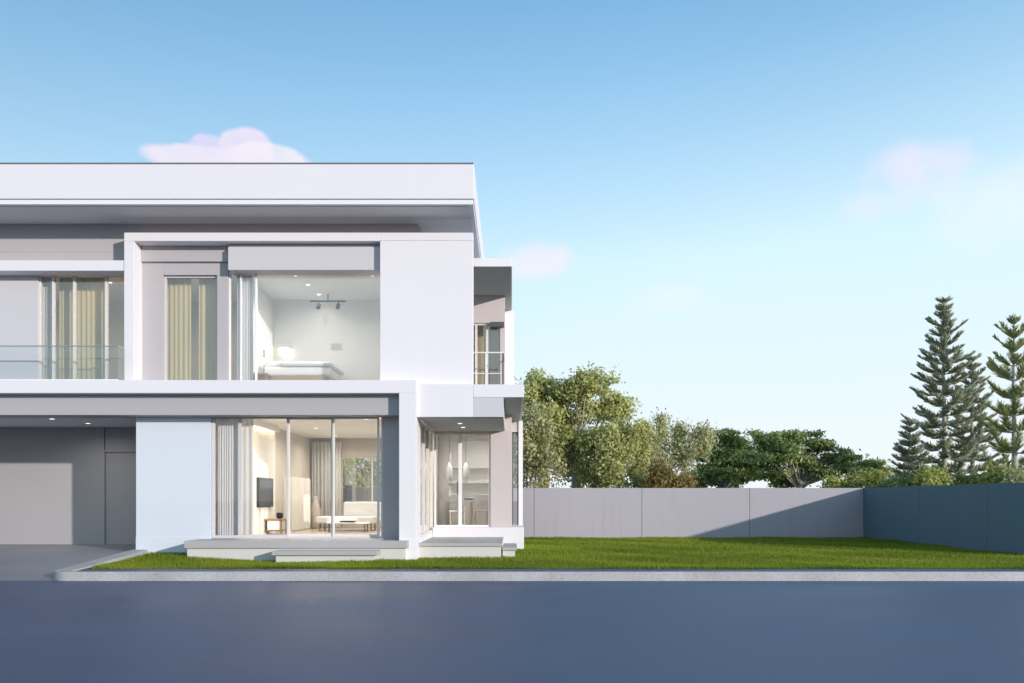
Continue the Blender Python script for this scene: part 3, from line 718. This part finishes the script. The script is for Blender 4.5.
box('track', BLACK, tk, X(310, 20), X(346, 20), 19.98, 20.02, tz, tz + .035, .003)
MB().box(X(328, 20) - .012, X(328, 20) + .012, 19.99, 20.01, tz + .036, UC).build('rod', BLACK, tk)
for px in (319, 338.5):
    sp_ = MB().tube([(X(px, 20), 20, tz - .06), (X(px, 20) - .01, 19.93, tz - .17)], .05, 14).build('spotlight', BLACK, tk)
    MB().box(X(px, 20) - .01, X(px, 20) + .01, 19.99, 20.01, tz - .06, tz - .001).build('arm', BLACK, sp_)
pic = empty('picture', (X(336, 20.58), 20.58, 4.9), label='small framed picture on the bedroom wall under the ceiling track', cat='picture')
px_ = X(336, 20.58)
box('frame', FRAMEM, pic, px_ - .13, px_ + .13, 20.57, 20.598, Z(349, 20.58), Z(343, 20.58), .004)
box('print', INBEIGE, pic, px_ - .1, px_ + .1, 20.562, 20.569, Z(349, 20.58) + .03, Z(343, 20.58) - .03, 0)
# entry room
dt = empty('dining_table', (-1.1, 22.4, .7), label='round white table behind the entry door', cat='table')
MB().lathe(-1.15, 22.6, [(.25, .70), (.25, .72), (.04, .75), (.04, 1.38), (.45, 1.385), (.45, 1.42)], 28).build('tabletop', INWHITE, dt)
def chair(x, y, label, face=1):
    e = empty('dining_chair', (x, y, .70), label=label, cat='chair', group='dining chairs behind the entry door')
    box('seat', INWHITE, e, x - .2, x + .2, y - .2, y + .2, 1.13, 1.17, .01)
    box('backrest', INWHITE, e, x - .2, x + .2, y + .16*face - .015, y + .16*face + .015, 1.25, 1.6, .01)
    for sx in (-.17, .15):
        for sy in (-.17, .15): box('leg', FRAMEM, e, x + sx, x + sx + .025, y + sy, y + sy + .025, .70, 1.129 if sy*face < 0 else 1.249, .002)
chair(-1.5, 21.75, 'white dining chair nearest the entry glass, left of the round table')
chair(-.85, 21.9, 'white dining chair nearest the entry glass, right of the round table')
for i, (x, lab) in enumerate(((X(449, 22.3), 'white glass pendant lamp hanging at the left behind the entry door'), (X(466, 22.5), 'white glass pendant lamp hanging at the right behind the entry door'))):
    e = empty('pendant_lamp', (x, 22.4, LC), label=lab, cat='lamp', group='pendant lamps behind the entry door')
    MB().lathe(x, 22.4, [(.05, 1.95), (.1, 2.1), (.08, 2.35), (.02, 2.5)], 18).build('lamp_shade', INWHITE, e, smooth=True)
    MB().lathe(x, 22.4, [(.006, 2.5), (.006, LC - .002)], 8).build('cord', BLACK, e)
sh = empty('shelf_unit', (-1.6, 23.9, .7), label='white kitchen shelf unit on the back wall behind the entry door', cat='shelf')
for z in (1.5, 1.95, 2.4): box('shelf', INWHITE, sh, -1.85, -.5, 23.68, 23.99, z, z + .035, .003)
box('cupboard', INWALL, sh, -1.85, -.5, 23.6, 23.99, .70, 1.45, .006)

# ------------------------------------------------------------------ trees
def leaf_quads(cen, size, out, aspect=.55, droop=0.0, rng=RNG):
    n = len(cen)
    nr = rng.normal(size=(n, 3))*.62 + out; nr[:, 2] += .12; nr /= np.linalg.norm(nr, axis=1)[:, None]
    a = rng.normal(size=(n, 3)); a[:, 2] -= droop; a -= nr*np.sum(a*nr, 1)[:, None]; a /= np.linalg.norm(a, axis=1)[:, None]
    b = np.cross(nr, a); s = size*rng.uniform(.6, 1.3, n)[:, None]
    co = np.empty((n, 4, 3), np.float32)
    co[:, 0] = cen - a*s; co[:, 1] = cen + b*s*aspect; co[:, 2] = cen + a*s; co[:, 3] = cen - b*s*aspect
    return co.reshape(-1, 3), np.arange(n*4).reshape(-1, 4)
def ellip_points(c, r, k, rng, shell=.55):
    v = rng.normal(size=(k, 3)); v /= np.linalg.norm(v, axis=1)[:, None]
    v *= (shell + (1 - shell)*rng.random(k)**.6)[:, None]
    return np.array(c) + v*np.array(r)
def broadleaf(name, label, cat, base, clumps, leafm, barkm, trunk_r, fork_z, tips, leaves, leaf, sig=.2, droop=0., shell=.5, flat=1., seed=1, group='trees beyond the boundary wall', lean=0., limbs=True):
    """clumps: (x, y, z, rx, ry, rz) in world metres. Twig tips spread over every clump, each with a tuft of leaves; limbs run from the fork to the tips"""
    rng = np.random.default_rng(seed); rnd = random.Random(seed)
    big = clumps; clumps = []
    for c in big:
        k = 6 if c[3] > .6 else 4
        P = ellip_points(c[:3], (c[3]*.8, c[4]*.8, c[5]*.85), k, rng, .45)
        for p in P:
            q = rng.uniform(.36, .62); clumps.append((*p, c[3]*q, c[4]*q, c[5]*q*1.1))
    e = empty(name, base, label=label, cat=cat, group=group)
    T = []; cl = []
    vol = np.array([c[3]*c[4] + c[4]*c[5] + c[3]*c[5] for c in clumps]); share = vol/vol.sum()
    for i, c in enumerate(clumps):
        k = max(4, int(tips*share[i])); p = ellip_points(c[:3], c[3:], k, rng, shell); T.append(p); cl += [i]*k
    T = np.concatenate(T); cl = np.array(cl)
    per = leaves // len(T)
    wgt = np.repeat(np.arange(len(T)), per); tuft = rng.uniform(.65, 1.5, len(T))
    off = rng.normal(size=(len(wgt), 3)) * sig * tuft[wgt][:, None] * np.array([1.15, 1.15, .75*flat])
    cen = T[wgt] + off
    if droop: cen[:, 2] -= np.abs(rng.normal(size=len(cen)))*droop*.35
    ok = cen[:, 2] > base[2] + .3; cen, wgt = cen[ok], wgt[ok]
    C3 = np.array([c[:3] for c in clumps]); out = cen - C3[cl[wgt]]; out[:, 2] *= .7; out /= np.linalg.norm(out, axis=1)[:, None] + 1e-6
    co, fc = leaf_quads(cen, leaf, out, droop=droop*1.5, rng=rng)
    ctint = rng.uniform(-.16, .16, len(clumps)); ttint = rng.normal(0, .15, len(T))
    tint = np.clip(.48 + ctint[cl[wgt]] + ttint[wgt] + rng.normal(0, .14, len(wgt)), 0, 1)
    me = tri_mesh('crown', co - np.array(base, np.float32), fc, tint, leafm)
    o = bpy.data.objects.new('crown', me); COL.objects.link(o); o.parent = e
    b = Vector(base); fork = Vector((base[0] + lean, base[1], fork_z)); m = MB()
    m.tube([b - Vector((0, 0, .1)), b + Vector((0, 0, .25)), b.lerp(fork, .5) + Vector((rnd.uniform(-.1, .1), 0, 0)), fork], [trunk_r*1.5, trunk_r*1.1, trunk_r*.95, trunk_r*.8], 10)
    for i, c in enumerate(clumps):
        cc = Vector(c[:3]); s = b.lerp(fork, rnd.uniform(.75, 1)); mid = s.lerp(cc, .5) + Vector((rnd.uniform(-.25, .25), rnd.uniform(-.25, .25), .12*abs(cc.x - s.x)*(1 if flat < .6 else -1)))
        rr = trunk_r*rnd.uniform(.22, .38)
        m.tube([s, s.lerp(mid, .5) + Vector((rnd.uniform(-.08, .08),)*3), mid, cc], [rr, rr*.85, rr*.65, rr*.35], 7)
        idx = np.where(cl == i)[0]
        for j in idx[:: max(1, len(idx)//4)]:
            q = Vector(T[j]); g = mid.lerp(cc, rnd.uniform(.3, 1)); h = g.lerp(q, .5) + Vector((rnd.uniform(-.12, .12), rnd.uniform(-.12, .12), rnd.uniform(-.05, .12)))
            m.tube([g, h, q], [rr*.32, rr*.22, .006], 5)
    m.build('trunk', barkm, e, smooth=True)
    return e
def W(px, py, d): return (X(px, d), d, Z(py, d))
def clump(px, py, d, rpx, rpy, dy=0, ry=None):
    s = d/F_PX; x, y, z = W(px, py, d); return (x, y + dy, z, rpx*s, (ry if ry else max(rpx, rpy)*.8)*s if ry is None else ry, rpy*s)
GZ = -.012
D1 = 34
broadleaf('broadleaf_tree', 'tallest leafy olive green tree with a domed crown close to the house corner', 'tree', (X(575, D1), D1, GZ),
    [clump(572, 388, D1, 24, 16), clump(590, 392, D1, 26, 20, -.5), clump(575, 408, D1, 24, 14, .4), clump(606, 408, D1, 22, 13, .3), clump(622, 407, D1, 12, 9), clump(556, 402, D1, 12, 14, .5),
     clump(540, 384, D1, 13, 13, .6), clump(530, 396, D1, 12, 15, .2), clump(600, 436, D1, 24, 12, -.6), clump(582, 462, D1, 22, 24, .7), clump(556, 462, D1, 22, 22, .8), clump(566, 432, D1, 9, 8, .4), clump(556, 440, D1, 18, 16, -.4), clump(592, 452, D1, 20, 16, -.8), clump(548, 416, D1, 14, 12, -.3)],
    LEAF1, BARKP, .13, Z(450, D1), 290, 28000, .085, .165, .2, seed=3)
broadleaf('broadleaf_tree', 'drooping yellow green tree half hidden by the white house corner', 'tree', (X(532, 32.5), 32.5, GZ),
    [clump(530, 425, 32.5, 16, 18), clump(540, 440, 32.5, 14, 24, -.3), clump(526, 462, 32.5, 18, 26), clump(548, 470, 32.5, 14, 20, .3), clump(515, 440, 32.5, 12, 24)],
    LEAF2, BARKP, .1, Z(470, 32.5), 120, 10500, .075, .15, .8, seed=4)
broadleaf('broadleaf_tree', 'bushy drooping light green tree right of the tallest domed tree', 'tree', (X(618, 32.5), 32.5, GZ),
    [clump(612, 438, 32.5, 20, 18), clump(632, 432, 32.5, 17, 18, .3), clump(640, 448, 32.5, 12, 26), clump(620, 464, 32.5, 24, 22, -.3), clump(596, 468, 32.5, 18, 18, .2), clump(636, 474, 32.5, 14, 14)],
    LEAF1, BARKP, .1, Z(470, 32.5), 150, 14500, .075, .15, .7, seed=5)
broadleaf('broadleaf_tree', 'wispy pale tree with thin upright twigs left of the dark umbrella trees', 'tree', (X(660, 36), 36, GZ),
    [clump(662, 424, 36, 9, 14), clump(654, 444, 36, 12, 18), clump(684, 430, 36, 11, 11, .4), clump(692, 444, 36, 17, 15, -.2), clump(676, 455, 36, 14, 14), clump(656, 472, 36, 12, 16), clump(700, 436, 36, 11, 9), clump(645, 430, 36, 6, 8)],
    LEAF2, BARKP, .09, Z(475, 36), 105, 9000, .07, .14, .7, shell=.3, seed=6)
broadleaf('shrub', 'rust tinged shrub showing above the wall left of the dark umbrella trees', 'shrub', (X(670, 31), 31, GZ),
    [clump(668, 472, 31, 13, 16), clump(660, 482, 31, 12, 12), clump(680, 480, 31, 9, 12)], LEAF4, BARK, .06, Z(490, 31), 60, 5000, .07, .16, .3, seed=7, group='shrubs beyond the boundary wall')
D2 = 48
broadleaf('umbrella_tree', 'broad dark green umbrella tree with layered spreading branches right of the wispy pale tree', 'tree', (X(800, D2), D2, GZ),
    [clump(770, 438, D2, 24, 7), clump(800, 437, D2, 24, 7, .6), clump(822, 447, D2, 22, 7), clump(842, 456, D2, 22, 6, .4), clump(866, 466, D2, 17, 5), clump(782, 455, D2, 26, 9, -.8), clump(812, 462, D2, 28, 10, .6), clump(758, 452, D2, 20, 8), clump(838, 472, D2, 24, 9, -.5), clump(770, 472, D2, 26, 10, .4), clump(800, 478, D2, 22, 8, 1.0), clump(880, 473, D2, 10, 5)],
    LEAF3, BARK, .22, Z(480, D2), 330, 27000, .10, .19, 0, flat=.5, seed=8)
broadleaf('umbrella_tree', 'smaller dark umbrella tree standing directly behind the wispy pale tree', 'tree', (X(725, D2 - 2), D2 - 2, GZ),
    [clump(724, 438, D2-2, 20, 7), clump(742, 446, D2-2, 20, 8, .6), clump(706, 452, D2-2, 18, 8), clump(726, 460, D2-2, 26, 10, -.7), clump(748, 470, D2-2, 22, 11, .4), clump(712, 474, D2-2, 24, 12), clump(735, 480, D2-2, 24, 9, 1), clump(694, 480, D2-2, 12, 9)],
    LEAF3, BARK, .2, Z(478, D2-2), 270, 21000, .10, .19, 0, flat=.5, seed=9)
broadleaf('shrub', 'yellow green shrub above the wall corner right of the umbrella tree', 'shrub', (X(862, 38), 38, GZ),
    [clump(856, 480, 38, 16, 7), clump(876, 482, 38, 12, 7), clump(838, 483, 38, 10, 6)], LEAF5, BARK, .06, Z(490, 38), 60, 4500, .08, .17, 0, seed=10, group='shrubs beyond the boundary wall')
for i, (px, py, d, w_, h_, lab, lm) in enumerate((
    (899, 486, 36, 13, 9, 'dark green shrub at the foot of the smallest pine', LEAF3),
    (930, 480, 35, 12, 11, 'olive shrub in front of the tall pine trunk', LEAF5),
    (964, 488, 35, 15, 8, 'dark green shrub between the tall pine and the pine at the picture edge', LEAF3),
    (994, 479, 34, 14, 12, 'light green shrub in front of the pine at the picture edge', LEAF5),
    (1022, 483, 33, 13, 10, 'yellowish shrub cut off by the right edge of the picture', LEAF2))):
    broadleaf('shrub', lab, 'shrub', (X(px, d), d, GZ), [clump(px, py, d, w_, h_), clump(px - w_*.6, py + 6, d, w_*.6, h_*.7, .3), clump(px + w_*.6, py + 6, d, w_*.6, h_*.7, -.3)], lm, BARK, .07, Z(488, d), 110, 6500, .08, .17, 0, shell=.45, seed=20 + i, group='shrubs beyond the boundary wall')
broadleaf('broadleaf_tree', 'green tree seen through the living room and its back window', 'tree', (X(352, 36), 36, GZ),
    [clump(345, 470, 36, 20, 16), clump(366, 478, 36, 18, 14), clump(325, 480, 36, 18, 14), clump(388, 474, 36, 16, 18)], LEAF1, BARK, .12, Z(486, 36), 150, 10000, .09, .2, .2, seed=31)

def norfolk(label, px, top, d, halfw, mat, seed, first_z=.8, gap=.6, asc=.02, sparse=1.0):
    rng = np.random.default_rng(seed); rnd = random.Random(seed)
    bx, by = X(px, d), d; zt = Z(top, d)
    e = empty('norfolk_pine', (bx, by, GZ), label=label, cat='tree', group='pines beyond the right boundary wall')
    m = MB(); m.tube([(bx, by, GZ - .1), (bx + .03, by, zt*.35), (bx - .02, by, zt*.7), (bx, by, zt)], [.16, .12, .07, .015], 8)
    V = []; Fc = []; tint = []
    def spike(p, q, r, tv):
        # a foliage rope: a slim four-sided spindle, fattest near its base
        p, q = np.array(p), np.array(q); ax = q - p; ln = np.linalg.norm(ax)
        if ln < 1e-4: return
        ax /= ln; u = np.cross(ax, [.3, .9, .2]); u /= np.linalg.norm(u); w = np.cross(ax, u)
        k = len(V)
        V.append(p)
        for t, rr in ((.25, 1.), (.75, .75)):
            for a in range(4):
                V.append(p + ax*ln*t + (u*math.cos(a*PI/2 + seed) + w*math.sin(a*PI/2 + seed))*r*rr*rnd.uniform(.7, 1.3))
        V.append(q)
        for a in range(4):
            b = (a+1) % 4
            Fc.extend([(k, k+1+a, k+1+b, k+1+b), (k+1+a, k+5+a, k+5+b, k+1+b), (k+5+a, k+9, k+9, k+5+b)]); tint.extend([tv]*3)
    z = first_z; level = 0
    while z < zt - .12:
        f = (z - first_z)/(zt - first_z)                        # 0 low .. 1 top
        prof = (1 - f)**.66*(.85 + .15*math.sin(level*2.1 + seed)) + .04
        Lb = halfw*prof*min(1, .8 + f*1.2)
        nb = 8 if f < .75 else 6
        for b in range(nb):
            th = 2*PI*(b + .5*(level % 2))/nb + rnd.uniform(-.25, .25)
            ln = Lb*rnd.uniform(.55, 1.22)
            up = asc + .75*f**2.5 + rnd.uniform(-.16, .16)
            dr = np.array([math.cos(th), math.sin(th), 0])
            def pt(t): return np.array([bx, by, z]) + dr*ln*t + np.array([0, 0, ln*(up*t - .28*(1 - f)*t*(1 - t)*2 + .16*t*t*t)])
            P = [pt(t) for t in (0, .3, .6, .85, 1)]
            m.tube(P, [.022*(1-f)+.012, .018, .014, .01, .004], 5, cap=False)
            tb = rnd.gauss(.45, .14)
            n = max(6, int(38*ln*sparse/1.4) + 6)
            side = np.cross(dr, [0, 0, 1])
            for i in range(n):
                t = (.22 if f < .8 else .05) + (1 - (.22 if f < .8 else .05))*i/(n - 1); p = pt(t); tang = pt(min(1, t + .05)) - pt(t - .05); tang /= np.linalg.norm(tang)
                for s in (-1, 1):
                    bl = (.15 + .25*math.sin(PI*min(1, t*.9 + .1)))*rnd.uniform(.45, 1.5)*(.75 + .35*(1-f))
                    dv = tang*.85 + side*s*.72 + np.array([0, 0, .16 + rnd.uniform(-.3, .4)]); dv /= np.linalg.norm(dv)
                    q = p + dv*bl; spike(p, q + np.array([0, 0, bl*.12]), .021*rnd.uniform(.6, 1.4), float(np.clip(tb + rnd.gauss(0, .13), 0, 1)))
            spike(pt(.8), pt(1) + dr*.14 + np.array([0, 0, .1]), .04, tb)
        z += gap*(1 - .35*f)*rnd.uniform(.88, 1.12); level += 1
    spike((bx, by, zt - .45), (bx, by, zt + .05), .04, .5)
    Fa = np.array(Fc); V = np.array(V, np.float32) - np.array((bx, by, GZ), np.float32)
    # triangles and quads mixed: triangles repeat a vertex, so split them out
    tri = Fa[:, 2] == Fa[:, 3]; tri2 = Fa[:, 1] == Fa[:, 2]; q = ~(tri | tri2)
    faces = np.concatenate([Fa[q][:, [0, 1, 2]], Fa[q][:, [0, 2, 3]], Fa[tri][:, [0, 1, 2]], Fa[tri2][:, [0, 1, 3]]])
    tn = np.array(tint); tn = np.concatenate([tn[q], tn[q], tn[tri], tn[tri2]])
    me = tri_mesh('crown', V, faces, tn, mat)
    o = bpy.data.objects.new('crown', me); COL.objects.link(o); o.parent = e
    m.build('trunk', BARKP, e, smooth=True)
norfolk('tallest grey green pine with tiered branches behind the right wall', 944, 299, 40, 2.55, NEEDLE, 41)
norfolk('shorter pine standing close behind the tallest pine, on its right', 972, 355, 43, 2.1, NEEDLE, 42)
norfolk('light green pine at the right edge of the picture with wide spaced tiers', 1014, 320, 36, 2.3, NEEDLEY, 43, gap=.95, asc=.28)
norfolk('smallest pine at the left of the group of pines', 910, 421, 38, 1.25, NEEDLE, 44, gap=.45)
